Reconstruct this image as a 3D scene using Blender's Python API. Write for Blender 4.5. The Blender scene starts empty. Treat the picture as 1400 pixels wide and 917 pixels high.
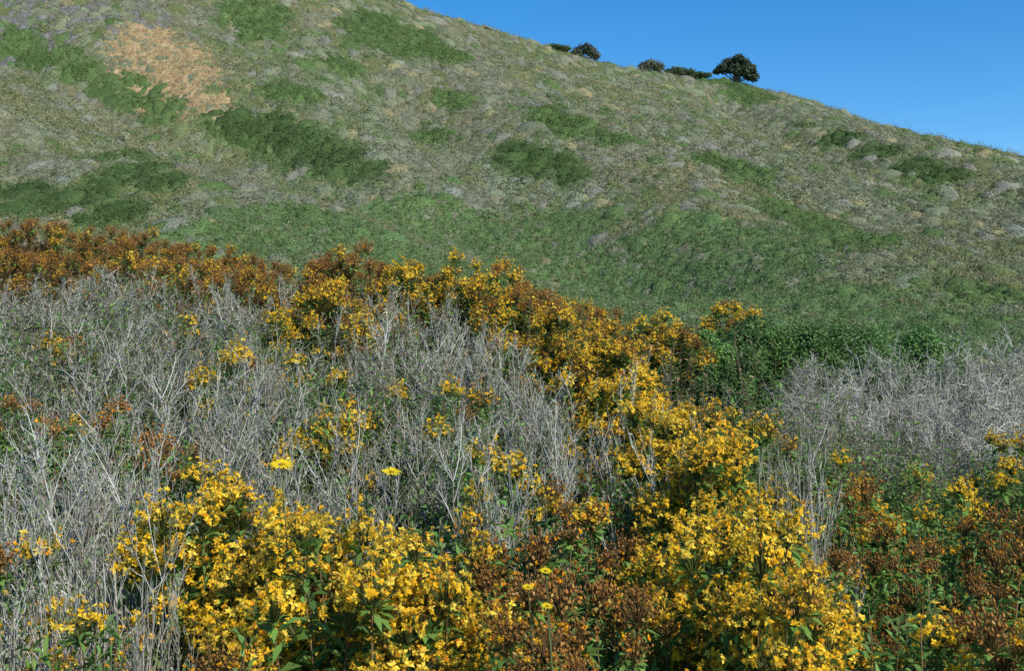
import bpy, math, numpy as np
from mathutils import Vector
rng=np.random.default_rng(11)
C=bpy.context.scene.collection
EYE=1.7; FP=1361.0

# ------------------------------------------------------------ helpers
def unit(v): return v/np.maximum(np.linalg.norm(v,axis=-1,keepdims=True),1e-9)
def rnd(*s): return rng.random(s)
def rdir(*s): return unit(rng.normal(size=s+(3,)))
def vnoise(x,y,seed=0):
    x=np.asarray(x,float); y=np.asarray(y,float)
    xi=np.floor(x).astype(np.int64); yi=np.floor(y).astype(np.int64)
    fx=x-xi; fy=y-yi; fx=fx*fx*(3-2*fx); fy=fy*fy*(3-2*fy)
    def h(a,b):
        n=(a*374761+b*668265+seed*9746347)&0x7fffffff
        n=((n^(n>>13))*1274126)&0x7fffffff
        n=((n^(n>>11))*60493+1376312)&0x7fffffff
        return ((n^(n>>15))&0xffff)/65535.
    return (h(xi,yi)*(1-fx)+h(xi+1,yi)*fx)*(1-fy)+(h(xi,yi+1)*(1-fx)+h(xi+1,yi+1)*fx)*fy
def fbm(x,y,seed=0,o=4):
    s=0;a=.5;t=0
    for i in range(o):
        s=s+a*vnoise(np.asarray(x)*2**i+13.7*i,np.asarray(y)*2**i-7.1*i,seed+i); t+=a; a*=.5
    return s/t
def sstep(a,b,x):
    t=np.clip((x-a)/(b-a),0,1); return t*t*(3-2*t)

class MB:
    def __init__(s): s.V=[];s.L=[];s.N=[];s.C=[];s.n=0
    def batch(s,V,Fb,col):
        N,v,_=V.shape; Fb=np.asarray(Fb); f,k=Fb.shape
        idx=(np.arange(N)*v)[:,None,None]+Fb[None]+s.n
        s.V.append(V.reshape(-1,3)); s.L.append(idx.reshape(-1)); s.N.append(np.full(N*f,k))
        col=np.asarray(col,float)
        if col.ndim==1: col=np.broadcast_to(col,(N,f,3))
        elif col.ndim==2: col=np.broadcast_to(col[:,None,:],(N,f,3))
        s.C.append(col.reshape(-1,3)); s.n+=N*v
    def mesh(s,name,mat,origin=None,smooth=False):
        V=np.concatenate(s.V); L=np.concatenate(s.L); N=np.concatenate(s.N); Cc=np.concatenate(s.C)
        if origin is not None: V=V-np.asarray(origin)
        me=bpy.data.meshes.new(name)
        me.vertices.add(len(V)); me.vertices.foreach_set('co',V.astype(np.float32).ravel())
        me.loops.add(len(L)); me.loops.foreach_set('vertex_index',L.astype(np.int32))
        me.polygons.add(len(N)); st=np.concatenate([[0],np.cumsum(N)[:-1]])
        me.polygons.foreach_set('loop_start',st.astype(np.int32))
        me.update(calc_edges=True)
        a=me.attributes.new('Col','FLOAT_COLOR','FACE')
        a.data.foreach_set('color',np.concatenate([np.clip(Cc,0,1),np.ones((len(Cc),1))],1).astype(np.float32).ravel())
        if smooth: me.shade_smooth()
        me.materials.append(mat)
        return me

def leaves(mb,pos,d,nrm,L,w,col,fold=.25,droop=.1):
    side=unit(np.cross(d,nrm)); n=np.cross(side,d)
    L=np.asarray(L)[...,None]; w=np.asarray(w)[...,None]
    mid=pos+d*L*.45
    V=np.stack([pos,mid+side*w+n*w*fold,pos+d*L-n*L*droop,mid-side*w+n*w*fold],1)
    mb.batch(V,[[0,1,2,3]],col)
def tubes(mb,P,r0,r1,col,S=3):
    N,K,_=P.shape
    t=unit(np.gradient(P,axis=1))
    a=np.broadcast_to(rdir(N)[:,None,:],t.shape)
    n1=unit(np.cross(t,a)); n2=np.cross(t,n1)
    k=np.linspace(0,1,K)[None,:]
    r=(np.asarray(r0).reshape(-1,1)*(1-k)+np.asarray(r1).reshape(-1,1)*k)
    th=np.arange(S)*2*np.pi/S
    V=P[:,:,None,:]+r[:,:,None,None]*(np.cos(th)[None,None,:,None]*n1[:,:,None,:]+np.sin(th)[None,None,:,None]*n2[:,:,None,:])
    F=[[i*S+j,i*S+(j+1)%S,(i+1)*S+(j+1)%S,(i+1)*S+j] for i in range(K-1) for j in range(S)]
    mb.batch(V.reshape(N,K*S,3),F,col)
def bez(a,b,c,K):
    t=np.linspace(0,1,K)[None,:,None]
    return a[:,None]*(1-t)**2+2*b[:,None]*t*(1-t)+c[:,None]*t*t
def tri(mb,pos,nrm,size,col,jit=.35):
    N=len(pos); a=rdir(N); u=unit(np.cross(nrm,a)); v=np.cross(nrm,u)
    th=np.array([0,2.094,4.189]); size=np.asarray(size).reshape(-1,1)
    P=[pos+size*(1+jit*(rnd(N,1)*2-1))*(u*math.cos(t)+v*math.sin(t)) for t in th]
    mb.batch(np.stack(P,1),[[0,1,2]],col)
OCT=np.array([[1,0,0],[-1,0,0],[0,1,0],[0,-1,0],[0,0,1],[0,0,-1]],float)
OCTF=[[0,2,4],[2,1,4],[1,3,4],[3,0,4],[2,0,5],[1,2,5],[3,1,5],[0,3,5]]
def blobs(mb,pos,r,col,el=1.4):
    V=pos[:,None,:]+OCT[None]*np.asarray(r).reshape(-1,1,1)*np.array([1,1,el])
    mb.batch(V,OCTF,col)
def jitter(col,n,v=.3,h=.08):
    c=np.asarray(col,float)
    if c.ndim==1: c=np.broadcast_to(c,(n,3))
    return c*(1+v*(rnd(n,1)*2-1))*(1+h*(rnd(n,3)*2-1))

# ------------------------------------------------------------ materials
def attr_mat(name,transl=.25,rough=.7,spec=.2,objvar=.15,scale=None,bump=None,lo=.6,hi=1.35):
    m=bpy.data.materials.new(name); m.use_nodes=True; nt=m.node_tree; nt.nodes.clear()
    N=nt.nodes.new; l=nt.links.new
    at=N('ShaderNodeAttribute'); at.attribute_name='Col'
    oi=N('ShaderNodeObjectInfo'); mr=N('ShaderNodeMapRange')
    mr.inputs['To Min'].default_value=1-objvar; mr.inputs['To Max'].default_value=1+objvar
    l(oi.outputs['Random'],mr.inputs['Value'])
    hs=N('ShaderNodeHueSaturation'); l(at.outputs['Color'],hs.inputs['Color']); l(mr.outputs[0],hs.inputs['Value'])
    col=hs.outputs['Color']
    p=N('ShaderNodeBsdfPrincipled'); p.inputs['Roughness'].default_value=rough; p.inputs['Specular IOR Level'].default_value=spec
    if scale:
        tc=N('ShaderNodeTexCoord'); nz=N('ShaderNodeTexNoise'); nz.inputs['Scale'].default_value=scale; nz.inputs['Detail'].default_value=5; nz.inputs['Roughness'].default_value=.65
        l(tc.outputs['Object'],nz.inputs['Vector'])
        m2=N('ShaderNodeMapRange'); m2.inputs['From Min'].default_value=.3; m2.inputs['From Max'].default_value=.7
        m2.inputs['To Min'].default_value=lo; m2.inputs['To Max'].default_value=hi
        l(nz.outputs['Fac'],m2.inputs['Value'])
        mx=N('ShaderNodeVectorMath'); mx.operation='SCALE'; l(col,mx.inputs[0]); l(m2.outputs[0],mx.inputs['Scale']); col=mx.outputs[0]
        if bump:
            bp=N('ShaderNodeBump'); bp.inputs['Strength'].default_value=1.0; bp.inputs['Distance'].default_value=bump
            l(nz.outputs['Fac'],bp.inputs['Height']); l(bp.outputs[0],p.inputs['Normal'])
    l(col,p.inputs['Base Color']); out=N('ShaderNodeOutputMaterial')
    if transl>0:
        tr=N('ShaderNodeBsdfTranslucent'); l(col,tr.inputs['Color'])
        mx=N('ShaderNodeMixShader'); mx.inputs[0].default_value=transl
        l(p.outputs[0],mx.inputs[1]); l(tr.outputs[0],mx.inputs[2]); l(mx.outputs[0],out.inputs[0])
    else: l(p.outputs[0],out.inputs[0])
    return m
M_leaf=attr_mat('leaf',.36,.5,.35)
M_petal=attr_mat('petal',.34,.6,.15,.06)
M_seed=attr_mat('seed_head',.28,.8,.1,.25)
M_twig=attr_mat('grey_twig',0,.85,.15,.12)
M_stem=attr_mat('stem',0,.8,.15)
M_scrub=attr_mat('scrub',0,.9,.05,0,5.0,.2,.58,1.42)
M_ground=attr_mat('soil',0,.95,.05,0,1.3)

def obj(name,me,parent=None,loc=(0,0,0),rot=None,scale=None):
    o=bpy.data.objects.new(name,me); C.objects.link(o)
    if parent is not None: o.parent=parent
    o.location=loc
    if rot is not None: o.rotation_euler=rot
    if scale is not None: o.scale=scale
    return o
def tag(o,label=None,cat=None,group=None,kind=None):
    if label: o['label']=label
    if cat: o['category']=cat
    if group: o['group']=group
    if kind: o['kind']=kind
    return o

# ------------------------------------------------------------ terrain
RX=np.array([-400,-200,-84,-50,-18,-2.7,8.3,21,44,60.6,77,94,112,148,220,400.])
RY=np.array([150,158,165,172,180,186,190,195,203,208,212,216,220,226,235,250.])
RZ=np.array([92,86,74,69,59.2,56.6,54.4,52.2,51.5,49.2,44.6,38.6,32.4,24,13,3.])
def hill0(x,y):
    yr=np.interp(x,RX,RY); zr=np.interp(x,RX,RZ)
    yb=27+3*fbm(x/20,x*0+3,5,2)
    t=(y-yb)/(yr-yb)
    z=-2.6+(zr+2.6)*np.clip(t,0,1)**(1.22+.45*sstep(40,110,x))
    d=np.maximum(y-yr,0)
    return z-.06*d-.0009*d*d
GUL=[]
def hill(x,y):
    z=hill0(x,y)
    yr=np.interp(x,RX,RY)
    k=sstep(35,75,y)*(1-sstep(-75,-15,y-yr))
    z=z+k*((fbm((x+y*.6)/34,(y-x*.4)/60,21,3)-.5)*9+(fbm(x/11,y/14,31,3)-.5)*1.4)
    for P,dep,w in GUL:
        dm=np.full(np.shape(x),1e9)
        for (ax,ay),(bx,by) in zip(P[:-1],P[1:]):
            ux,uy=bx-ax,by-ay; q=np.clip(((x-ax)*ux+(y-ay)*uy)/(ux*ux+uy*uy),0,1)
            dm=np.minimum(dm,np.hypot(x-ax-q*ux,y-ay-q*uy))
        z=z-dep*np.exp(-(dm/w)**2)
    return np.maximum(z,-12)
def fore(x,y):
    yy=y-2.4
    ramp=np.where(yy<0,.12*np.maximum(yy,-12),.25*np.minimum(yy,5.6))
    left=sstep(0,-3,x); right=sstep(1,3,x)
    ramp=ramp+.17*np.clip(y-8,0,4)*left
    side=-.25*np.clip(x,0,4)-.05*np.clip(x-4,0,40)
    yc=8+np.clip(-x*.8,0,4.5)+right*3.5
    fall=-.09*np.maximum(y-yc,0)**1.35
    return -1.7+ramp+side+fall+(fbm(x/1.3,y/1.3,3,3)-.5)*.16
def ground(x,y):
    x=np.asarray(x,float); y=np.asarray(y,float)
    return EYE+np.logaddexp(2.5*fore(x,y),2.5*hill(x,y))/2.5
YS=np.arange(14,240,.2)
def hit(px,py):
    u=(px-700)/FP; e=(458-py)/FP
    z=ground(u*YS,YS); k=np.nonzero(z>=EYE+e*YS)[0]
    if len(k)==0:
        k=[int(np.argmax((z-EYE)/YS))]
    y=YS[k[0]]; return np.array([u*y,y])
def gl(pts): return [tuple(hit(*p)) for p in pts]
g1=gl([(20,50),(120,100),(220,150),(330,185),(450,215),(550,245),(700,300),(850,340)])
g2=gl([(985,125),(1060,160),(1150,195),(1290,245)])
g3=gl([(560,140),(660,190),(760,255),(860,330)])
GUL=[(g1,3.8,7),(g2,3.6,7),(g3,2.8,6)]

def ell(px,py,w,h):
    c=hit(px,py); a=hit(px-w/2,py); b=hit(px+w/2,py); t=hit(px,py-h/2); d=hit(px,py+h/2)
    return (c[0],c[1],max(abs(b[0]-a[0])/2,1.5),max(abs(t[1]-d[1])/2,2.0))
def emask(x,y,es,rag=.9):
    m=np.full(np.shape(x),-9.)
    n=(fbm(np.asarray(x)/4,np.asarray(y)/5,77,3)-.5)*2*rag
    for cx,cy,rx,ry in es:
        m=np.maximum(m,1-((x-cx)/rx)**2-((y-cy)/ry)**2)
    return m+n*.8
PATCH=[
 ('dark green shrub patch on the lower left slope, a separate oval amid grey scrub',[(155,222,70,26),(182,236,95,36),(222,252,60,22)]),
 ('dark green shrub patch at the far left just above the rust brown crest',[(20,266,90,26),(80,278,110,32),(145,298,90,26)]),
 ('dark green shrub band below the tan dry patch, running down to the right',[(315,172,80,26),(350,184,100,38),(390,196,100,38),(430,208,100,36),(470,220,90,34),(510,234,70,26)]),
 ('green shrub patch at the top left edge, right of the tan dry patch',[(350,22,110,50),(350,48,60,24)]),
 ('broad green shrub patch high on the slope below the top of the hill',[(510,40,110,44),(560,60,130,40),(610,78,70,22)]),
 ('small green shrub patch below the broad high green patch',[(465,92,75,24)]),
 ('thin green shrub patch right of the tan dry patch at mid height',[(400,131,90,20)]),
 ('dark green shrub patch in the middle of the slope, largest there',[(700,215,70,30),(740,228,90,42),(775,245,60,24)]),
 ('small green shrub patch above and left of the mid slope patch',[(620,138,60,30)]),
 ('pale green shrub patch straight above the largest mid slope patch',[(750,160,60,26),(785,176,80,26),(830,192,60,18)]),
 ('long green shrub streak along the gully at the upper left',[(30,62,60,18),(70,82,70,20),(110,100,70,22),(150,118,70,22),(190,136,60,20),(225,156,50,16)]),
 ('green shrub patch on the right slope below the ridge trees',[(985,226,70,16),(1025,240,70,16)]),
 ('dark green shrub streak below the ridge on the right shoulder',[(1110,178,70,16),(1150,190,80,18),(1200,210,90,18),(1250,228,80,18),(1290,242,70,18)]),
 ('green shrub patch low on the right slope above the grey bushes',[(1095,302,80,26),(1145,320,80,26)]),
 ('green shrub patch at the right edge low on the hill',[(1340,404,90,16)]),
 ('green shrub patch close under the ridge around the spreading tree',[(980,112,100,16),(1030,132,60,16)]),
 ('green shrub patch left of centre under the mid slope gully',[(585,195,60,22)]),
]
PE=[[ell(*e) for e in es] for _,es in PATCH]
ALLP=[e for es in PE for e in es]
LUSH=[ell(*e) for e in [(420,300,300,44),(560,300,360,56),(700,325,360,60),(840,355,400,66),(960,390,420,66),(1080,415,420,60),(1240,440,320,44),(350,330,300,50),(900,440,460,50),(700,400,460,60),(1200,470,500,40)]]
DRY=[ell(*e) for e in [(200,55,120,60),(225,80,130,70),(250,115,100,60),(262,142,60,30),(170,85,70,44),(295,142,50,16)]]
LAV=[ell(*e) for e in [(60,20,260,90),(150,15,200,60)]]

c_sage=np.array([.195,.212,.125]); c_olive=np.array([.165,.19,.078]); c_tan=np.array([.285,.255,.132]); c_grey=np.array([.225,.228,.168])
c_green=np.array([.085,.135,.044]); c_lush=np.array([.13,.20,.072]); c_dry=np.array([.45,.325,.165]); c_lav=np.array([.205,.20,.178])
def scrub_col(x,y):
    a=sstep(.40,.60,fbm(x/17+y/60,y/24,90,4))[:,None]; b=sstep(.46,.64,fbm(x/8,y/11,93,4))[:,None]; g=sstep(.52,.64,fbm((x-y*.4)/13,(y+x*.3)/20,97,3))[:,None]
    col=c_sage*(1-a)+c_olive*a; col=col*(1-.55*b)+c_grey*.55*b
    hi=(sstep(-70,-5,y-np.interp(x,RX,RY))*.40)[:,None]+.28*sstep(.5,.66,fbm(x/12,y/15,61,3))[:,None]; hi=np.clip(hi,0,.6)
    col=col*(1-hi)+c_tan*.9*hi
    col=col*(1-.65*g)+c_green*1.45*.65*g
    pm=(.7*sstep(-1.3,.2,emask(x,y,ALLP,.9)))[:,None]
    return col*(1-pm)+c_green*1.25*pm

# one sheet, near rows = ground, far rows = hill
n=560; s=np.linspace(-1,1,n); gx=520*np.sinh(4.6*s)/np.sinh(4.6)
s2=np.linspace(-.55,1,620); gy=760*np.sinh(4.6*s2)/np.sinh(4.6)+2
X,Y=np.meshgrid(gx,gy); Z=ground(X,Y)
def sheet(name,r0,r1,label):
    x,y,z=X[r0:r1],Y[r0:r1],Z[r0:r1]; R,Cn=x.shape
    V=np.stack([x,y,z],-1).reshape(1,-1,3)
    i=np.arange(R-1)[:,None]*Cn+np.arange(Cn-1)[None,:]
    F=np.stack([i,i+1,i+Cn+1,i+Cn],-1).reshape(-1,4)
    cx=(x[:-1,:-1]+x[1:,1:]).ravel()/2; cy=(y[:-1,:-1]+y[1:,1:]).ravel()/2
    col=scrub_col(cx,cy)*.95
    near=(1-sstep(14,30,cy))[:,None]; col=col*(1-near)+np.array([.10,.085,.06])*near
    dk=sstep(-.4,.4,emask(cx,cy,DRY,.8))[:,None]; col=col*(1-dk)+c_dry*.85*dk
    lk=(sstep(-.25,.25,emask(cx,cy,LUSH,.35))*(cy>26))[:,None]; col=col*(1-lk)+c_lush*.85*lk
    mb=MB(); mb.batch(V,F,col[None]); o=obj(name,mb.mesh(name,M_ground,smooth=True)); tag(o,label,kind='structure')
r_=int(np.searchsorted(gy,24))
sheet('ground',0,r_+1,'brown soil of the near slope under the flowering shrubs')
sheet('hill',r_,len(gy),'scrub covered hillside rising to a ridge under blue sky')

# ------------------------------------------------------------ hill vegetation: low soft swells that follow the slope, fuzzed with leaf bits
NU=7
DV=np.array([[rr*math.cos(2*math.pi*(i+.5*k)/NU),rr*math.sin(2*math.pi*(i+.5*k)/NU),zz] for k,(rr,zz) in enumerate([(1.3,-.22),(.66,.45)]) for i in range(NU)]+[[0,0,.70]])
DQ=[[i,(i+1)%NU,NU+(i+1)%NU,NU+i] for i in range(NU)]
DT3=[[NU+i,NU+(i+1)%NU,2*NU] for i in range(NU)]
def mounds(mb,x,y,r,h,nt,size,col,shade=.3,rand=1.25):
    N=len(x)
    if N==0: return
    z=ground(x,y); c=np.stack([x,y,z],-1)
    gxx=(ground(x+.6,y)-ground(x-.6,y))/1.2; gyy=(ground(x,y+.6)-ground(x,y-.6))/1.2
    asp=.75+.6*rnd(N); sc=np.stack([r*asp,r/asp,h],-1)[:,None,:]
    a=rnd(N)*6.28; ca,sa=np.cos(a)[:,None],np.sin(a)[:,None]
    D=np.broadcast_to(DV[None],(N,)+DV.shape)*(.7+.55*rnd(N,len(DV),1))*sc
    D=np.stack([D[...,0]*ca-D[...,1]*sa,D[...,0]*sa+D[...,1]*ca,D[...,2]],-1)
    D[...,2]+=gxx[:,None]*D[...,0]+gyy[:,None]*D[...,1]
    base=mb.n
    mb.batch(c[:,None,:]+D,DQ,col*.88)
    idx=(np.arange(N)*len(DV))[:,None,None]+np.asarray(DT3)[None]+base   # caps share the swell's vertices
    mb.L.append(idx.reshape(-1)); mb.N.append(np.full(N*NU,3)); mb.C.append(np.repeat(col*.88,NU,0))
    q=np.sqrt(rnd(N,nt,1))*1.15; th=rnd(N,nt,1)*6.28
    o=np.concatenate([q*np.cos(th),q*np.sin(th),np.clip(1.0-.75*q*q,-.05,2)*(.70+.9*rnd(N,nt,1))],-1)*sc
    slope=np.stack([o[...,0]/sc[...,0]**2*sc[...,2]*1.6,o[...,1]/sc[...,1]**2*sc[...,2]*1.6,np.ones((N,nt))],-1)
    o[...,2]+=gxx[:,None]*o[...,0]+gyy[:,None]*o[...,1]
    pos=c[:,None,:]+o
    gn=np.stack([-gxx,-gyy,np.zeros(N)],-1)[:,None,:]
    nr=unit(unit(slope+gn)+rand*rdir(N,nt))
    cc=np.broadcast_to(col[:,None,:],(N,nt,3))*(1.15+shade*(rnd(N,nt,1)*2-1))*(1+.05*(rnd(N,nt,3)*2-1))
    sz=(size*(.6+.6*rnd(N,1))*np.ones((N,nt))).reshape(-1)
    tri(mb,pos.reshape(-1,3),nr.reshape(-1,3),sz,cc.reshape(-1,3))
def tufts(mb,x,y,h,nb,w,col):
    N=len(x)
    if N==0: return
    z=ground(x,y); b=np.stack([x,y,z-.05],-1)[:,None,:]+(rnd(N,nb,3)-.5)*np.array([.5,.5,0])
    d=unit(rdir(N,nb)*.6+np.array([0,0,1.]))
    t=b+d*(h[:,None,None]*(.6+.7*rnd(N,nb,1)))
    sd=unit(np.cross(d,rdir(N,nb)))*w
    V=np.stack([b-sd,b+sd,t],2).reshape(-1,3,3)
    cc=(np.broadcast_to(col[:,None,:],(N,nb,3))*(1+.2*(rnd(N,nb,1)*2-1))).reshape(-1,3)
    mb.batch(V,[[0,1,2]],cc)
def scatter(y0,y1,dens,spread=.64):
    A=spread*(y1*y1-y0*y0); N=int(A*dens)
    y=np.sqrt(rnd(N)*(y1*y1-y0*y0)+y0*y0); x=(rnd(N)*2-1)*spread*y
    ok=y<np.interp(x,RX,RY)+6
    return x[ok],y[ok]
mb_s=MB(); mb_l=MB(); mb_d=MB(); mb_t=MB()
for y0,y1,dens,nt,size,rs in [(13,32,6,44,.034,.25),(32,48,6.5,46,.038,.25),(48,80,6,40,.05,.29),(80,125,4.4,30,.064,.36),(125,222,2.8,22,.08,.44)]:
    x,y=scatter(y0,y1,dens)
    ap=emask(x,y,ALLP,.8); pm=ap+.6*(rnd(len(x))-.5)>.25; dm=(emask(x,y,DRY,.8)+1.1*(rnd(len(x))-.5)>.05)&~pm; lm=((emask(x,y,LUSH,.35)+.7*(rnd(len(x))-.5)>0)|(y<32))&~pm&~dm; lv=(emask(x,y,LAV)>0)
    r=np.clip(rs*np.exp(rng.normal(0,.36,len(x))),0,rs*1.75); h=r*(.42+.48*rnd(len(x)))
    q=rnd(len(x))
    col=scrub_col(x,y)
    alt=np.where((rnd(len(x),1)<.4),c_sage,np.where(rnd(len(x),1)<.4,c_grey*1.15,np.where(rnd(len(x),1)<.5,c_olive*.6,c_tan*1.05)))
    col=np.where(((q<.45)&(ap<-.6))[:,None],col*.4+alt*.6,col)
    col=np.where((lv&(q<.6))[:,None],c_lav,col)
    col=jitter(col,len(x),.16,.04)
    b=~pm&~dm&~lm
    mounds(mb_s,x[b],y[b],r[b],h[b],nt,size,col[b])
    cl=np.where((q<.74)[:,None],c_lush,np.where((q<.84)[:,None],c_olive,np.where((q<.95)[:,None],c_sage*1.1,c_green*1.3))); cl=jitter(cl*(.92+.16*fbm(x/6,y/8,44,3))[:,None],len(x),.09,.04)
    mounds(mb_l,x[lm],y[lm],r[lm]*.9,h[lm]*.75,nt,size,cl[lm],.24)
    # taller rounded bushes standing out of the low cover
    if y0>=32:
        x4,y4=scatter(y0,y1,{32:.22,48:.26,80:.26,125:.22}[y0])
        k=(emask(x4,y4,DRY)<-.1)&(rnd(len(x4))<np.where(emask(x4,y4,LUSH,.35)>0,.35,1.0)); x4,y4=x4[k],y4[k]; M=len(x4)
        r4=(.48+.0032*y4)*np.exp(rng.normal(0,.25,M)); pick=rnd(M,1)
        c4=np.where(pick<.42,c_sage*1.12,np.where(pick<.62,c_grey*1.12,np.where(pick<.82,c_olive*1.0,np.where(pick<.93,c_green*1.3,c_tan*1.1))))
        c4=np.where((emask(x4,y4,LUSH,.35)>0)[:,None],c_lush*1.0,c4); c4=np.where((emask(x4,y4,ALLP,.8)>0)[:,None],c_green,c4)
        mounds(mb_s,x4,y4,r4,r4*(.62+.28*rnd(M)),130 if y0<80 else 90,.05 if y0<80 else .085,jitter(c4,M,.15,.04),.28,.8)
    x2,y2=scatter(max(y0,26),y1,dens*.3)
    k=(emask(x2,y2,ALLP,.5)<0)&(emask(x2,y2,LUSH)<0.1)&(emask(x2,y2,DRY)<0)&(rnd(len(x2))<np.clip(fbm(x2/12,y2/15,61,3)*2.4-.5,0,1))
    tufts(mb_t,x2[k],y2[k],.3+.3*rnd(k.sum()),8 if y0>60 else 16,size*.4,jitter(c_tan*1.1,k.sum(),.2))
    if y0<80:
        x3,y3=scatter(max(y0,20),y1,[4,4,3][[13,32,48].index(y0)]); k=(emask(x3,y3,LUSH,.35)>-.1)|(y3<34); tufts(mb_l,x3[k],y3[k],.22+.3*rnd(k.sum()),12,size*.42,jitter(np.where(rnd(k.sum(),1)<.65,c_lush*1.1,c_sage*1.2),k.sum(),.18))
tag(obj('hillside_scrub',mb_s.mesh('hillside_scrub',M_scrub,smooth=True)),'grey green low scrub mounds covering the hillside','scrub',kind='stuff')
tag(obj('green_scrub',mb_l.mesh('green_scrub',M_scrub,smooth=True)),'fresh green scrub filling the foot of the hill behind the crest','scrub',kind='stuff')
tag(obj('grass_tufts',mb_t.mesh('grass_tufts',M_scrub)),'tan dry grass tufts between the scrub on the hillside','grass',kind='stuff')
# tan dry patch
cx=np.array([e[:2] for e in DRY]); lo=cx.min(0)-14; hi=cx.max(0)+40
x=lo[0]+rnd(30000)*(hi[0]-lo[0]); y=lo[1]+rnd(30000)*(hi[1]-lo[1])
k=(emask(x,y,DRY,.9)+1.6*(rnd(len(x))-.5)>0)&(emask(x,y,ALLP,.5)<0.1); x,y=x[k],y[k]
tufts(mb_d,x,y,.2+.25*rnd(len(x)),10,.03,jitter(np.where(rnd(len(x),1)<.6,c_dry,c_tan*1.4),len(x),.18))
j=rnd(len(x))<.4; mounds(mb_d,x[j],y[j],.25+.3*rnd(j.sum()),.12+.2*rnd(j.sum()),16,.055,jitter(np.where(rnd(j.sum(),1)<.72,c_dry*.9,c_sage),j.sum(),.18))
tag(obj('dry_grass',mb_d.mesh('dry_grass',M_scrub,smooth=True)),'tan patch of dead dry plants at the upper left of the hill','dry grass',kind='stuff')
# green patches
for (label,_),es in zip(PATCH,PE):
    mb=MB(); dark='dark' in label
    for e in es:
        A=4*e[2]*e[3]*2.2; N=int(A*3.2)
        x=e[0]+(rnd(N)*2-1)*e[2]*1.5; y=e[1]+(rnd(N)*2-1)*e[3]*1.5
        m=emask(x,y,[e],1.0); k=(m>-.9)&(rnd(N)<np.clip(m*.7+.5,0.02,1)); k&=y<np.interp(x,RX,RY)-3; x,y=x[k],y[k]; m=m[k]
        near=e[1]<90
        r=(.34 if near else .44)*np.clip(np.exp(rng.normal(0,.4,len(x))),0,2.0)
        g=c_green*.80 if dark else c_green*1.2+np.array([.008,.006,.002])
        w=sstep(-.6,.4,m)[:,None]; gcol=jitter(g*w+(c_green*1.25)*(1-w),len(x),.2,.05)
        mounds(mb,x,y,r,r*(.6+.75*rnd(len(x)))*(.55+.45*w[:,0]),36 if near else 28,.05 if near else .08,gcol,.3,1.0)
    c=es[0]; o3=(c[0],c[1],float(ground(c[0],c[1])))
    tag(obj('shrub_patch',mb.mesh('shrub_patch',M_scrub,o3,True),loc=o3),label,'shrubs','green shrub patches on the hillside')

# ridge trees
def ridge_pt(px):
    u=(px-700)/FP; x=u*195
    for _ in range(8): x=u*float(np.interp(x,RX,RY))
    y=float(np.interp(x,RX,RY)); return np.array([x,y-1.0,float(ground(x,y-1.0))])
def tree(px,lobes,trunk,label,name,cat,size=.3,nper=420,col=(.04,.06,.024)):
    p=ridge_pt(px); root=obj(name,None,loc=p); tag(root,label,cat)
    mb=MB(); tips=np.array([[l[0],l[1],l[2]] for l in lobes]); N=len(tips)
    base=np.zeros((N,3))+(rnd(N,3)-.5)*.2; base[:,2]=-.4
    mid=np.stack([tips[:,0]*.12,tips[:,1]*.12,tips[:,2]*.62],-1)
    tubes(mb,bez(base,mid,tips,7),np.full(N,trunk),np.full(N,trunk*.2),jitter((.07,.055,.04),N),6)
    obj('trunk',mb.mesh('trunk',M_stem),root)
    mb=MB()
    for lx,ly,lz,rx,rz in lobes:
        d=rdir(nper); pos=np.array([lx,ly,lz])+d*np.array([rx,rx,rz])*(rnd(nper,1)**.4)*(.75+.5*rnd(nper,1))
        tri(mb,pos,unit(d+.8*rdir(nper)),size*(.6+.7*rnd(nper)),jitter(np.array(col)*(.75+.6*rnd()),nper,.4,.1))
    obj('crown',mb.mesh('crown',M_leaf),root)
tree(1005,[(-2.8,0,3.3,1.3,1.0),(-1.5,.6,4.5,1.5,1.0),(.3,-.5,5.0,1.5,1.0),(1.7,.3,4.3,1.4,1.0),(3.0,0,3.2,1.2,1.0),(3.7,.3,1.7,1.0,1.0),(2.6,.5,2.0,1.1,.9),(-.4,0,3.5,1.7,.9),(-3.9,.2,2.8,.8,.5),(1.6,-.8,2.7,1.2,1.0),(.3,-.4,2.6,1.1,.8),(-1.3,-.5,2.9,1.1,.6)],.24,
     'dark spreading tree with a flat wide crown standing on the ridge against the sky','oak_tree','tree',.28,520)
tree(800,[(-1.5,0,1.3,1.3,1.0),(0,0,2.0,1.5,1.1),(1.3,.2,1.3,1.2,1.0),(2.0,0,.7,.8,.7)],.15,'rounded grey green bush on the ridge, furthest left of those against the sky','ridge_bush','bush',.26,450,(.12,.14,.085))
tree(889,[(-1.4,0,1.2,1.2,1.0),(0,0,1.7,1.5,1.1),(1.5,.2,1.3,1.2,.9)],.15,'rounded grey bush on the ridge between the left bush and the spreading tree','ridge_bush','bush',.26,450,(.12,.14,.085))
tree(932,[(-2.6,0,.9,1.3,.8),(-1,0,1.3,1.6,.9),(1,0,.9,1.7,.7),(3,.2,.6,1.4,.6),(4.6,0,.4,1.2,.5)],.12,'low spreading green thicket on the ridge touching the left of the big tree','ridge_bush','bush',.26,400,(.09,.15,.05))
tree(757,[(-2,0,.4,1.5,.5),(0,0,.6,1.6,.5),(2,0,.3,1.4,.5)],.1,'flat green bush on the ridge left of the rounded bushes','ridge_bush','bush',.26,260,(.10,.15,.05))

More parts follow.
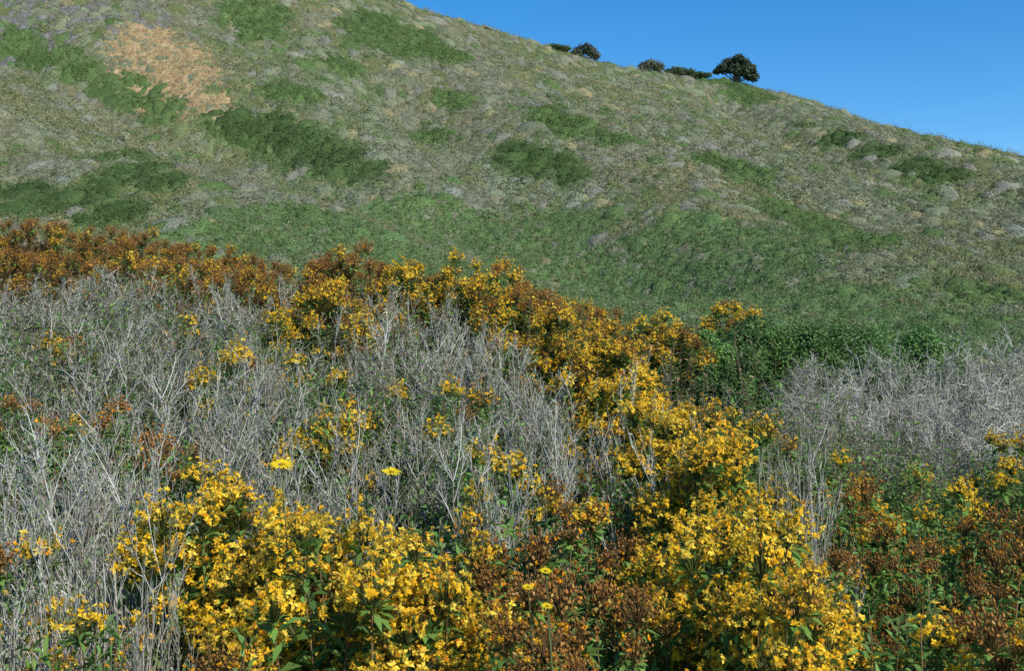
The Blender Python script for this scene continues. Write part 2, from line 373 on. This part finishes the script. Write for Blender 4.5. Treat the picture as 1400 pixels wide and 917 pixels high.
# ------------------------------------------------------------ flowering shrub templates
c_yel=np.array([.97,.59,.024]); c_yel2=np.array([.98,.73,.09]); c_org=np.array([.86,.42,.024]); c_brn=np.array([.33,.16,.043]); c_brn2=np.array([.20,.10,.03])
def flowers(mb,pos,ax,R,opn,col):
    N=len(pos); a=rdir(N); u=unit(np.cross(ax,a)); v=np.cross(ax,u)
    for i in range(5):
        th=i*2*np.pi/5; rad=u*math.cos(th)+v*math.sin(th)
        o=opn+.5*(rnd(N)*2-1)
        d=unit(rad*np.cos(o)[:,None]+ax*np.sin(o)[:,None]+.5*rdir(N))
        leaves(mb,pos,d,unit(ax*np.cos(o)[:,None]-rad*np.sin(o)[:,None]+.4*rdir(N)),R*(.7+.45*rnd(N)),R*.30,col*(.88+.24*rnd(N,1)),.35,.3*rnd(N,1))
def stamens(mb,pos,ax,R,col,n=11):
    N=len(pos)
    for i in range(n):
        d=unit(ax+.85*rdir(N)); sd=unit(np.cross(d,rdir(N)))*.0010
        V=np.stack([pos-sd,pos+sd,pos+d*R[:,None]*.9],1); mb.batch(V,[[0,1,2]],col)
def make_cluster(kind):
    mb=MB()
    nf={'yellow':46,'orange':36,'brown':8}[kind]; pr={'yellow':(.86,.12),'orange':(.44,.42),'brown':(.06,.45)}[kind]
    R0=.060
    d=rdir(nf); d[:,2]=np.abs(d[:,2])*1.0-.05; d=unit(d)
    pos=d*R0*(.38+.80*rnd(nf,1))*np.array([1,1,1.2])+np.array([0,0,.01])
    q=rnd(nf); col=np.where((q<pr[0])[:,None],np.where(rnd(nf,1)<.6,c_yel,c_yel2),np.where((q<pr[0]+pr[1])[:,None],c_org,c_brn))
    col=jitter(col,nf,.06,.04)
    wilt=q>pr[0]
    opn=np.where(wilt,.9+.4*rnd(nf),-.2+1.0*rnd(nf)); R=np.where(wilt,.0098,.0124)*(.75+.5*rnd(nf))
    ax=unit(d+.65*rdir(nf)+np.array([0,0,.15]))
    flowers(mb,pos,ax,R,opn,col); stamens(mb,pos,ax,R,jitter(np.array([.95,.70,.09]) if kind!='brown' else c_org,nf,.15))
    nb={'yellow':14,'orange':22,'brown':60}[kind]
    d2=rdir(nb); d2[:,2]=np.abs(d2[:,2])+.05; d2=unit(d2); p2=d2*R0*(.35+.72*rnd(nb,1))+np.array([0,0,.015])
    cb={'yellow':np.array([.6,.42,.055]),'orange':np.array([.48,.26,.045]),'brown':c_brn}[kind]
    cc=np.where(rnd(nb,1)<.6,cb,np.where(rnd(nb,1)<.5,c_brn2 if kind!='yellow' else np.array([.20,.26,.06]),c_brn*1.4))
    blobs(mb,p2,.0029+.0022*rnd(nb),jitter(cc,nb,.3,.1))
    if kind!='yellow':
        m=50; d4=unit(rdir(m)*np.array([1,1,.6])+np.array([0,0,.3]))
        leaves(mb,d4*R0*(.4+.65*rnd(m,1)),rdir(m),rdir(m),.009+.006*rnd(m),.0028+.0018*rnd(m),jitter(np.where(rnd(m,1)<.6,c_brn*1.25,np.array([.48,.31,.10])),m,.4,.1))
    m=14; d5=unit(rdir(m)*np.array([1,1,.4])+np.array([0,0,.1])); leaves(mb,np.tile([0,0,-.02],(m,1))+d5*.01,d5,np.tile([0,0,1.],(m,1)),.03+.025*rnd(m),.007+.004*rnd(m),jitter((.17,.29,.06),m,.3))
    allp=np.concatenate([pos,p2]); N=len(allp)
    st=np.zeros((N,3)); st[:,2]=-.03; tubes(mb,bez(st,allp*np.array([.35,.35,.3]),allp,3),np.full(N,.0013),np.full(N,.0008),jitter((.18,.2,.06) if kind!='brown' else (.22,.14,.055),N))
    return mb.mesh('flower_cluster',M_petal if kind!='brown' else M_seed)
CL={'yellow':[make_cluster('yellow') for _ in range(9)],'orange':[make_cluster('orange') for _ in range(7)],'brown':[make_cluster('brown') for _ in range(8)]}

TR,TH=.42,.9
def make_shrub(ns,leafcol,lpt=15,leaf=.052):
    q=(np.arange(ns)+.5)/ns; th=np.arange(ns)*2.39996+rnd(ns)*1.1
    rad=TR*np.sqrt(q)*(.72+.5*rnd(ns))
    tip=np.stack([rad*np.cos(th),rad*np.sin(th),TH*(1-.5*q**1.3)*(.70+.36*rnd(ns))],-1)
    base=np.stack([.16*rad*np.cos(th),.16*rad*np.sin(th),np.full(ns,-.06)],-1)+(rnd(ns,3)-.5)*.06
    mid=np.stack([tip[:,0]*.75,tip[:,1]*.75,tip[:,2]*.55],-1)+(rnd(ns,3)-.5)*.1
    P=bez(base,mid,tip,7); ms=MB(); tubes(ms,P,np.full(ns,.0045),np.full(ns,.002),jitter((.20,.14,.07),ns,.3))
    ml=MB()
    for i in range(lpt):
        t=.25+.74*(i+rnd(ns)*.8)/lpt; t=np.clip(t,0,1)[:,None]
        p=base*(1-t)**2+2*mid*t*(1-t)+tip*t*t; tg=unit(2*(1-t)*(mid-base)+2*t*(tip-mid))
        a=unit(np.cross(tg,rdir(ns)))
        for sgn in (-1,1):
            d=unit(a*sgn+tg*.55+.25*rdir(ns)); L=leaf*(.7+.5*rnd(ns))
            cc=jitter(leafcol,ns,.35,.12)
            old=rnd(ns,1)<.12*(1.3-t); cc=np.where(old,np.array([.28,.14,.05]),cc)
            leaves(ml,p,d,unit(tg+.3*rdir(ns)),L,L*.2,cc,.3,.18)
            if i>lpt*.3:
                p2=p+d*L[:,None]*.7
                leaves(ml,p2,unit(d+.9*rdir(ns)),unit(tg+.5*rdir(ns)),L*.8,L*.16,jitter(leafcol,ns,.35,.12),.3,.18)
    td=unit(tip-mid+np.array([0,0,.25]))
    # a second, lower flower head on the outer half of the stems
    k=np.arange(0,ns,2)[:33]; t=.84; p=base[k]*(1-t)**2+2*mid[k]*t*(1-t)+tip[k]*t*t
    o=unit(np.stack([np.cos(th[k]),np.sin(th[k]),.5*np.ones(len(k))],-1)+.4*rdir(len(k)))
    tip2=np.concatenate([tip,p+o*.06]); td2=np.concatenate([td,unit(o+np.array([0,0,.4]))])
    return ms.mesh('stems',M_stem),ml.mesh('foliage',M_leaf),tip2,td2,ns
lg=np.array([.17,.31,.07]); lgb=np.array([.20,.265,.075]); lbr=np.array([.22,.17,.06])
SH={'g':[make_shrub(66,lg) for _ in range(3)],'b':[make_shrub(66,lgb) for _ in range(3)],'r':[make_shrub(64,lbr,11,.045) for _ in range(2)]}
KIND={ # foliage, cluster fraction, lower cluster fraction, mix
 'Y':('g',.97,.8,(.88,.11,.01)),'O':('b',.92,.35,(.44,.40,.16)),'B':('r',.95,.2,(.0,.12,.88)),'M':('g',.52,.12,(.07,.10,.83)),'D':('g',.30,.05,(.06,.10,.84)),'S':('g',.16,.0,(.65,.22,.13)),'G':('g',.22,.02,(.74,.12,.14)),'R':('r',.94,.25,(.0,.26,.74))}
cnt=0
def px_x(px,Y): return (px-700)/FP*Y
def top_h(px,py,Y):
    x=px_x(px,Y); return x,float((458-py)/FP*Y+EYE-ground(x,Y))
def hyper(kind,px,py,Y,r,label,group='flowering shrubs on the near slope'):
    global cnt; cnt+=1
    x,h=top_h(px,py,Y); h=min(max(h-.05,.45),1.5)
    fol,frac,frac2,mix=KIND[kind]; T=SH[fol][cnt%len(SH[fol])]
    root=obj('flowering_shrub',None,loc=(x,Y,float(ground(x,Y)))); tag(root,label,'shrub',group)
    a=rnd()*6.28; ca,sa=math.cos(a),math.sin(a); sx=r/TR; sz=h/TH
    obj('stems',T[0],root,rot=(0,0,a),scale=(sx,sx,sz)); obj('foliage',T[1],root,rot=(0,0,a),scale=(sx,sx,sz))
    for i,(p,d) in enumerate(zip(T[2],T[3])):
        if rnd()>(frac if i<T[4] else frac2): continue
        q=rnd(); k='yellow' if q<mix[0] else 'orange' if q<mix[0]+mix[1] else 'brown'
        pp=(sx*(p[0]*ca-p[1]*sa),sx*(p[0]*sa+p[1]*ca),sz*p[2])
        dd=Vector((d[0]*ca-d[1]*sa,d[0]*sa+d[1]*ca,d[2]))
        e=dd.to_track_quat('Z','Y').to_euler()
        o=obj('flower_cluster',CL[k][rng.integers(len(CL[k]))],root,pp,e)
        s=(.65+.62*rnd())*(1 if Y<4 else 1.12); o.scale=(s,s,s*(.85+.4*rnd()))
H=hyper
H('Y',290,650,3.0,.30,'bright yellow flowering shrub standing directly under the left daisy')
H('Y',490,715,2.5,.44,'largest mass of bright yellow blossom at the bottom centre')
H('Y',610,785,2.4,.26,'yellow shrub at the right end of the bottom blossom mass, beside brown seed heads')
H('Y',400,700,2.75,.25,'yellow shrub joining the left daisy shrub to the bottom centre mass')
H('M',290,850,2.1,.22,'rust brown seed headed shrub at the bottom, left of centre, before the yellow blossom')
H('S',100,880,2.0,.2,'small shrub with a few yellow flowers at the bottom left corner')
H('Y',1010,690,2.75,.33,'dense golden shrub on the edge of the spur, right of the brown middle shrubs')
H('Y',1060,800,2.35,.23,'golden shrub lowest on the spur, cut by the bottom edge')
H('Y',990,590,3.6,.34,'golden yellow shrub halfway up the spur, above the dense golden one')
H('Y',910,545,4.2,.31,'golden shrub in the middle of the spur where it narrows')
H('Y',855,512,4.8,.32,'yellow flowering shrub upper on the spur beside grey twigs')
H('M',740,665,3.1,.38,'brown and green shrub right of centre with a few yellow flowers')
H('M',810,785,2.5,.34,'brown green shrub at the bottom between the two yellow masses')
H('M',725,850,2.15,.2,'small brown green shrub at the bottom beside the three little daisies')
H('M',1170,655,3.9,.38,'brown shrub just right of the golden spur under the grey bushes')
H('M',1320,735,3.2,.40,'brown seed headed shrub at the right with green leaves under it')
H('G',1275,662,4.4,.40,'leafy green shrub with yellow flowers at the right, behind the brown ones')
H('G',1375,590,5.6,.38,'yellow flowering shrub at the right edge in front of grey bush')
H('G',1230,795,2.8,.34,'leafy green shrub with scattered yellow flowers at the lower right')
H('M',1385,820,2.7,.32,'rust brown shrub in the bottom right corner')
H('D',1120,745,3.2,.27,'small leafy shrub in the gap right of the golden spur')
H('M',1385,685,3.9,.32,'brown green shrub at the right edge below the upper yellow one')
H('S',1130,600,5.4,.34,'low leafy shrub at the foot of the grey bushes, nearest the spur')
H('S',1240,612,5.2,.34,'low leafy green shrub at the foot of the grey bushes, right of the first')
H('S',1020,555,6.0,.30,'low leafy green shrub under the glossy green bush, beside the spur')
H('O',765,418,6.2,.46,'orange yellow shrub on the crest where it drops to the right')
H('O',650,352,7.3,.56,'orange yellow shrub on the crest at centre, tallest there')
H('O',565,362,7.6,.46,'orange yellow shrub on the crest just left of the tallest')
H('O',700,400,6.9,.42,'orange yellow shrub below the tallest crest shrub, on its right')
H('B',480,332,8.2,.5,'rounded rust brown shrub on the crest, left of the orange ones')
H('O',450,388,6.8,.34,'yellow orange shrub below the rounded rust shrub')
H('O',820,462,5.6,.36,'orange shrub at the top of the spur above the yellow ones')
H('O',905,430,8.4,.40,'orange yellow shrub left of the glossy green bush')
H('O',1000,416,9.9,.38,'orange tipped shrub showing above the glossy green bush')
H('R',800,412,8.6,.45,'dull orange shrub behind the crest, right of centre')
H('B',715,385,8.0,.4,'rust brown shrub on the crest right of the tallest orange one')
ORD=['first','second','third','fourth','fifth','sixth','seventh','eighth','ninth','tenth']
for i,(px,py,Y) in enumerate([(-15,290,12),(60,298,11.7),(130,308,11.3),(200,318,11),(268,332,10.5),(335,348,10),(395,360,9.4)]):
    H('R' if i%3 else 'B',px,py,Y,.7,f'rust orange shrub on top of the left crest, {ORD[i]} from the left edge','rust shrubs along the left crest')
for i,(px,py,Y) in enumerate([(20,338,10),(95,346,9.6),(170,343,9.3),(250,354,9),(325,366,8.6),(400,376,8.0)]):
    H('R',px,py,Y,.58,f'rust orange shrub in the row just below the left crest, {ORD[i]} from the left edge','rust shrubs below the left crest')
H('G',262,428,6.8,.3,'small yellow flowered shrub among grey twigs near the left crest')
H('G',315,478,5.6,.28,'small orange flowered shrub amid grey twigs, left of centre')
H('G',440,485,5.4,.32,'sparse yellow flowered shrub amid grey twigs below the rounded rust shrub')
H('G',440,545,4.6,.28,'sparse yellow flowered shrub in the grey twigs above the left daisy')
H('D',140,550,4.5,.38,'brown seed headed shrub among the grey twigs at the left')
H('D',55,540,4.7,.36,'brown seed headed shrub among grey twigs closest to the left edge')
H('D',225,590,4.0,.3,'brown shrub among grey twigs, above the bright yellow one at lower left')
H('S',520,520,5.0,.32,'sparse yellow flowered shrub in the grey twigs at picture centre left')
H('G',670,595,4.0,.28,'sparse yellow flowered shrub above the brown middle shrub')
H('S',25,730,3.0,.2,'tiny shrub with yellow flowers at the left edge amid grey twigs')
H('S',620,515,5.0,.3,'sparse flowered shrub under the tallest orange crest shrub')
H('G',840,610,3.9,.28,'sparse yellow shrub between the brown middle shrub and golden spur')
H('G',700,455,5.9,.32,'leafy shrub with yellow flowers just below the centre crest')
H('S',100,810,2.35,.26,'leafy green shrub low at the left under grey twigs, few flowers')
H('S',575,685,3.1,.28,'leafy sparse shrub behind the bottom blossom mass')
H('S',360,425,6.4,.34,'leafy green shrub amid grey twigs under the left crest row')
H('S',100,460,6.3,.34,'leafy green shrub amid grey twigs toward the upper left of the slope')

# ------------------------------------------------------------ grey twiggy shrubs
GR,GH=.5,.9
cg=np.array([.43,.405,.345]); cgd=np.array([.25,.222,.175]); cgp=np.array([.62,.595,.52])
def make_grey(n0=26,n1=8,n2=7,dome=False,nleaf=3000):
    th=np.arange(n0)*2.39996+rnd(n0); q=(np.arange(n0)+.5)/n0; rad=GR*np.sqrt(q)*(.65+.5*rnd(n0))
    zt=GH*np.sqrt(1-.9*q)*(.80+.14*rnd(n0)) if dome else GH*np.sqrt(1-.66*q)*(.58+.38*rnd(n0))
    tip=np.stack([rad*np.cos(th),rad*np.sin(th),zt],-1)
    base=np.stack([.12*rad*np.cos(th),.12*rad*np.sin(th),np.full(n0,-.06)],-1)
    mid=np.stack([tip[:,0]*.8,tip[:,1]*.8,tip[:,2]*.5],-1)+(rnd(n0,3)-.5)*.18
    mb=MB(); P=bez(base,mid,tip,9); P[:,1:-1]+=(rnd(n0,7,3)-.5)*.04
    tubes(mb,P,np.full(n0,.0065),np.full(n0,.0024),jitter(np.where(rnd(n0,1)<.6,cg,cgd),n0,.25))
    mt=MB()
    def side(P,n,Lo,Hi,t0,r,K,up,wob,spread):
        N,Kp,_=P.shape; idx=np.repeat(np.arange(N),n); t=t0+(.98-t0)*rnd(N*n); f=t*(Kp-1); i=np.minimum(f.astype(int),Kp-2); fr=(f-i)[:,None]
        s=P[idx,i]*(1-fr)+P[idx,i+1]*fr; tg=unit(P[idx,i+1]-P[idx,i])
        d=unit(tg+spread*rdir(N*n)+np.array([0,0,up])); L=(Lo+(Hi-Lo)*rnd(N*n))[:,None]
        e=s+d*L; m=s+d*L*.5+rdir(N*n)*L*wob
        Q=bez(s,m,e,K); M=N*n
        tubes(mt,Q,np.full(M,r),np.full(M,r*.5),jitter(np.where(rnd(M,1)<.5,cg,np.where(rnd(M,1)<.6,cgp,cgd)),M,.22,.04))
        return Q
    Q=side(P,n1,.11,.26,.3,.0026,6,.35 if not dome else .1,.15,.95 if not dome else 1.35); W=side(Q,n2,.035,.10,.2,.0015 if not dome else .0020,3,.35 if not dome else .1,.1,.95 if not dome else 1.4)
    ml=MB(); e=W[rng.integers(len(W),size=nleaf)]; N=len(e); t=rnd(N,1); p=e[:,0]*(1-t)+e[:,2]*t
    gcol=np.where(rnd(N,1)<.45,np.array([.28,.30,.19]),np.where(rnd(N,1)<.6,np.array([.18,.26,.09]),np.array([.37,.35,.27])))
    leaves(ml,p,unit(rdir(N)+np.array([0,0,.4])),rdir(N),.014+.018*rnd(N),.003+.0025*rnd(N),jitter(gcol,N,.3))
    if not dome:
        n=1700; i=rng.integers(n0,size=n); f=.15+.65*rnd(n); k=(f*8).astype(int); p=P[i,k]+(rnd(n,3)-.5)*.12
        leaves(ml,p,unit(rdir(n)+np.array([0,0,.4])),rdir(n),.03+.02*rnd(n),.006+.003*rnd(n),jitter(np.array([.16,.26,.075]),n,.35))
    return mb.mesh('branches',M_twig),mt.mesh('twigs',M_twig),ml.mesh('foliage',M_leaf)
GT=[make_grey(n0=k) for k in (22,26,30,24)]
cg=np.array([.42,.405,.335]); cgp=np.array([.62,.60,.50]); cgd=np.array([.24,.22,.17])
GD=[make_grey(38,9,9,True,1500) for _ in range(3)]; gc=0
def grey(px,py,Y,r,label,group,dome=False):
    global gc; gc+=1
    x,h=top_h(px,py,Y); h=min(max(h,.5),1.5)
    T=GD[gc%3] if dome else GT[gc%4]; root=obj('grey_shrub',None,loc=(x,Y,float(ground(x,Y))),rot=(0,0,rnd()*6.28)); tag(root,label,'shrub',group)
    for nm,me in zip(('branches','twigs','foliage'),T): obj(nm,me,root,scale=(r/GR,r/GR,h/GH/(.92 if dome else .92)))
def grow(rows,text,group,dome=False):
    rows=sorted(rows)
    for i,(px,py,Y,r) in enumerate(rows): grey(px,py,Y,r,text.format(ORD[i]),group,dome)
grow([(30,388,7.6,.5),(110,380,7.8,.52),(190,368,7.9,.46),(280,386,7.5,.5),(350,392,7.2,.44),(505,405,7,.42),(595,404,6.6,.42)],'bare grey twiggy shrub just under the rust crest, {} from the left','grey shrubs under the crest')
grow([(35,442,6.2,.48),(150,437,6.2,.48),(240,447,6,.46),(345,440,6.1,.4),(480,452,5.8,.42),(570,445,5.9,.44),(650,465,5.6,.38)],'bare grey shrub in the upper middle of the near slope, {} from the left','grey shrubs of the upper slope')
grow([(90,508,5,.44),(190,503,5,.44),(380,500,5,.42),(285,513,4.8,.44),(570,538,4.6,.42),(735,498,5.3,.42)],'bare grey shrub across the middle of the near slope, {} from the left','grey shrubs of the middle slope')
grow([(45,588,4,.44),(150,605,3.9,.42),(335,562,4.2,.42),(450,596,3.9,.38),(750,550,4.3,.42),(690,610,3.7,.34)],'bare grey shrub in the row below the middle of the slope, {} from the left','grey shrubs below the middle')
grow([(40,665,3.2,.42),(145,648,3.3,.38),(20,765,2.5,.33),(140,728,2.75,.3),(210,785,2.4,.2)],'tangled pale grey shrub in the lower left corner, {} from the left','grey shrubs of the lower left')
grow([(925,615,3.8,.3),(1065,635,3.5,.28),(885,545,4.4,.28)],'grey twigs poking through the golden spur, {} from the left','grey shrubs in the golden spur')
grow([(1115,490,8.0,.42),(1210,478,8.3,.50),(1305,474,8.5,.52),(1398,456,8.6,.64)],'large rounded grey bush behind the right shrubs, {} from the left','large grey bushes at the right',True)
grow([(1085,530,7.0,.34),(1168,522,7.2,.40),(1262,530,7.2,.42),(1358,514,7.2,.48)],'lower grey bush in front of the large grey ones, {} from the left','lower grey bushes at the right',True)

# ------------------------------------------------------------ glossy green bushes
def green_bush(px,py,Y,w,label,nl=9,leaf=.03,col=(.12,.225,.053)):
    x,h=top_h(px,py,Y); root=obj('green_bush',None,loc=(x,Y,float(ground(x,Y)))); tag(root,label,'bush')
    mb=MB(); ml=MB(); lob=[]
    for i in range(nl):
        lx=(i/(nl-1)*2-1)*w*.85; k=1-.26*(abs(lx)/w)**2
        for fz,fy in ((.76,0.),(.55,-.2),(.33,-.3),(.14,-.32)):
            lob.append((lx+rng.normal(0,.06),fy*min(w,.6)+rng.normal(0,.06),h*k*fz*(1+.07*rng.normal()),min(w*.26,.22)*(.75+.5*rnd()),h*.2*(.75+.5*rnd())))
    L=np.array(lob); N=len(L); b=np.zeros((N,3)); b[:,2]=-.05; b[:,0]=L[:,0]*.25
    tubes(mb,bez(b,L[:,:3]*np.array([.5,.5,.5]),L[:,:3],7),np.full(N,.02),np.full(N,.006),jitter((.1,.075,.05),N),5)
    for lx,ly,lz,rx,rz in lob:
        n=1900; d=rdir(n)
        p=np.array([lx,ly,lz])+d*np.array([rx,rx,rz])*(.66+.45*rnd(n,1))
        leaves(ml,p,unit(d*.4+.9*rdir(n)+np.array([0,0,.15])),unit(d+.6*rdir(n)+np.array([.1,-.1,.4])),leaf*(.7+.6*rnd(n)),leaf*.31*(.8+.5*rnd(n)),jitter(np.array(col)*(.7+.6*rnd()),n,.35,.12),.2,.1)
    obj('branches',mb.mesh('branches',M_stem),root); obj('foliage',ml.mesh('foliage',M_leaf),root)
green_bush(1060,434,9.0,.85,'glossy dark green bush behind the crest at the right, above the grey bushes')
green_bush(955,450,8.6,.42,'small glossy green bush left of the big green one, beside orange shrub',5)
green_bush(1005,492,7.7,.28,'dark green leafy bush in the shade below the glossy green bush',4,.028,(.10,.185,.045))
green_bush(1195,438,9.2,.80,'green bush at the right end of the glossy bush, over the grey bushes',8,.03,(.125,.23,.06))

# ------------------------------------------------------------ undergrowth (stuff)
def near_scatter(n,y0=1.25,y1=13.5):
    y=np.sqrt(rnd(n)*(y1*y1-y0*y0)+y0*y0)
    y=np.where(rnd(n)<.5,y0+(7-y0)*rnd(n),y); x=(rnd(n)*2-1)*(.62*y+.5); return x,y
mb=MB(); N=9500; x,y=near_scatter(N); z=ground(x,y)
hh=(.25+.66*rnd(N)*fbm(x/.9,y/.9,8,3)*1.7)*(.62+.38*sstep(2.8,4.5,y))
b=np.stack([x,y,z-.02],-1); lean=rdir(N)*.25; t=b+np.stack([lean[:,0]*hh,lean[:,1]*hh,hh],-1)
f=fbm(x/.8,y/.8,15,3)[:,None]
pc=np.where(f>.46,lg,np.where(f>.40,np.array([.25,.28,.13]),np.array([.32,.25,.12]))); pc=jitter(pc,N,.3,.1)
tubes(mb,bez(b,(b+t)/2+rdir(N)*.03,t,4),np.full(N,.003),np.full(N,.0015),jitter((.19,.16,.09),N))
for i in range(15):
    q=(.2+.8*(i+rnd(N))/15)[:,None]; p=b+(t-b)*q
    d=unit(rdir(N)*np.array([1,1,.3])+np.array([0,0,.45])); L=.028+.03*rnd(N)
    leaves(mb,p,d,unit(np.array([0,0,1.])+.5*rdir(N)),L,L*.19,jitter(pc,N,.3,.1),.25,.2)
tag(obj('leafy_undergrowth',mb.mesh('leafy_undergrowth',M_leaf)),'mixed green and brown leafy undergrowth between the near shrubs','undergrowth',kind='stuff')
mb=MB(); N=1300; x,y=near_scatter(N,2.6); z=ground(x,y); hh=.35+.45*rnd(N)
b=np.stack([x,y,z-.02],-1); d=unit(rdir(N)*.7+np.array([0,0,1.])); t=b+d*hh[:,None]
tubes(mb,bez(b,(b+t)/2+rdir(N)*.1,t,6),np.full(N,.0028),np.full(N,.0013),jitter(np.where(rnd(N,1)<.7,cg,np.array([.36,.30,.2])),N,.3))
for k in range(9):
    q=(.35+.6*rnd(N))[:,None]; s=b+(t-b)*q; e=s+unit(rdir(N)+np.array([0,0,.6]))*(.05+.09*rnd(N,1))
    tubes(mb,bez(s,(s+e)/2,e,2),np.full(N,.0016),np.full(N,.0009),jitter(cg,N,.3))
tag(obj('dry_stems',mb.mesh('dry_stems',M_twig)),'thin dry grey stems standing between the near shrubs','dry stems',kind='stuff')

# ------------------------------------------------------------ single daisies
def daisy(px,py,Y,R,label):
    x=px_x(px,Y); zt=EYE+(458-py)/FP*Y; g=float(ground(x,Y))
    root=obj('daisy',None,loc=(x,Y,g)); tag(root,label,'flower'); h=zt-g
    mb=MB(); tubes(mb,bez(np.array([[.05,.03,-.02]]),np.array([[.04,.0,h*.6]]),np.array([[0,0,h]]),8),[.0025],[.0016],jitter((.12,.14,.05),1),5); obj('stalk',mb.mesh('stalk',M_stem),root)
    mb=MB(); n=14; th=np.arange(n)*2*np.pi/n; d=unit(np.stack([np.cos(th),np.sin(th),.12+.15*rnd(n)],-1))
    leaves(mb,np.zeros((n,3))+d*R*.2,d,np.tile([0,0,1.],(n,1)),np.full(n,R*.85),np.full(n,R*.17),jitter((.92,.68,.02),n,.06,.03),.2,.1)
    obj('petals',mb.mesh('petals',M_petal),root,(0,0,h),(.25,.1,0))
    mb=MB(); blobs(mb,np.zeros((1,3)),[R*.26],np.array([[.5,.28,.02]]),.6); obj('flower_disc',mb.mesh('flower_disc',M_petal,smooth=True),root,(0,0,h+.002))
daisy(385,635,2.55,.033,'single yellow daisy rising above the twigs at left, the larger one')
daisy(535,645,2.6,.028,'single yellow daisy rising above the blossom near picture centre, right of the larger one')
daisy(722,802,2.15,.014,'small yellow daisy low at the bottom centre, lower left of three')
daisy(746,780,2.15,.015,'small yellow daisy at the bottom centre, uppermost of three')
daisy(748,828,2.1,.014,'small yellow daisy at the bottom centre, lowest of three')

# ------------------------------------------------------------ light, sky, camera
sd=Vector((.58,-.62,.70)).normalized()
el=math.asin(sd.z); az=math.atan2(sd.x,sd.y)
w=bpy.data.worlds.new('World'); bpy.context.scene.world=w; w.use_nodes=True; nt=w.node_tree
bg=nt.nodes['Background']; sky=nt.nodes.new('ShaderNodeTexSky'); sky.sky_type='NISHITA'; sky.sun_disc=False
sky.sun_elevation=el; sky.sun_rotation=az; sky.air_density=1.0; sky.dust_density=0.0; sky.ozone_density=3.6; sky.altitude=300
hs=nt.nodes.new('ShaderNodeHueSaturation'); hs.inputs['Saturation'].default_value=1.36; hs.inputs['Value'].default_value=1.13
nt.links.new(sky.outputs[0],hs.inputs['Color']); nt.links.new(hs.outputs[0],bg.inputs[0]); bg.inputs[1].default_value=.15
L=bpy.data.lights.new('sun','SUN'); L.energy=5.0; L.angle=math.radians(.5); L.color=(1,.95,.87)
so=bpy.data.objects.new('sun',L); C.objects.link(so); so.rotation_euler=sd.to_track_quat('Z','Y').to_euler()
cam=bpy.data.cameras.new('camera'); cam.lens=35; cam.sensor_width=36; cam.clip_start=.05; cam.clip_end=6000
co=bpy.data.objects.new('camera',cam); C.objects.link(co); co.location=(0,0,EYE); co.rotation_euler=(math.radians(90),0,0)
bpy.context.scene.camera=co
vs=bpy.context.scene.view_settings; vs.view_transform='Standard'; vs.look='None'; vs.exposure=0
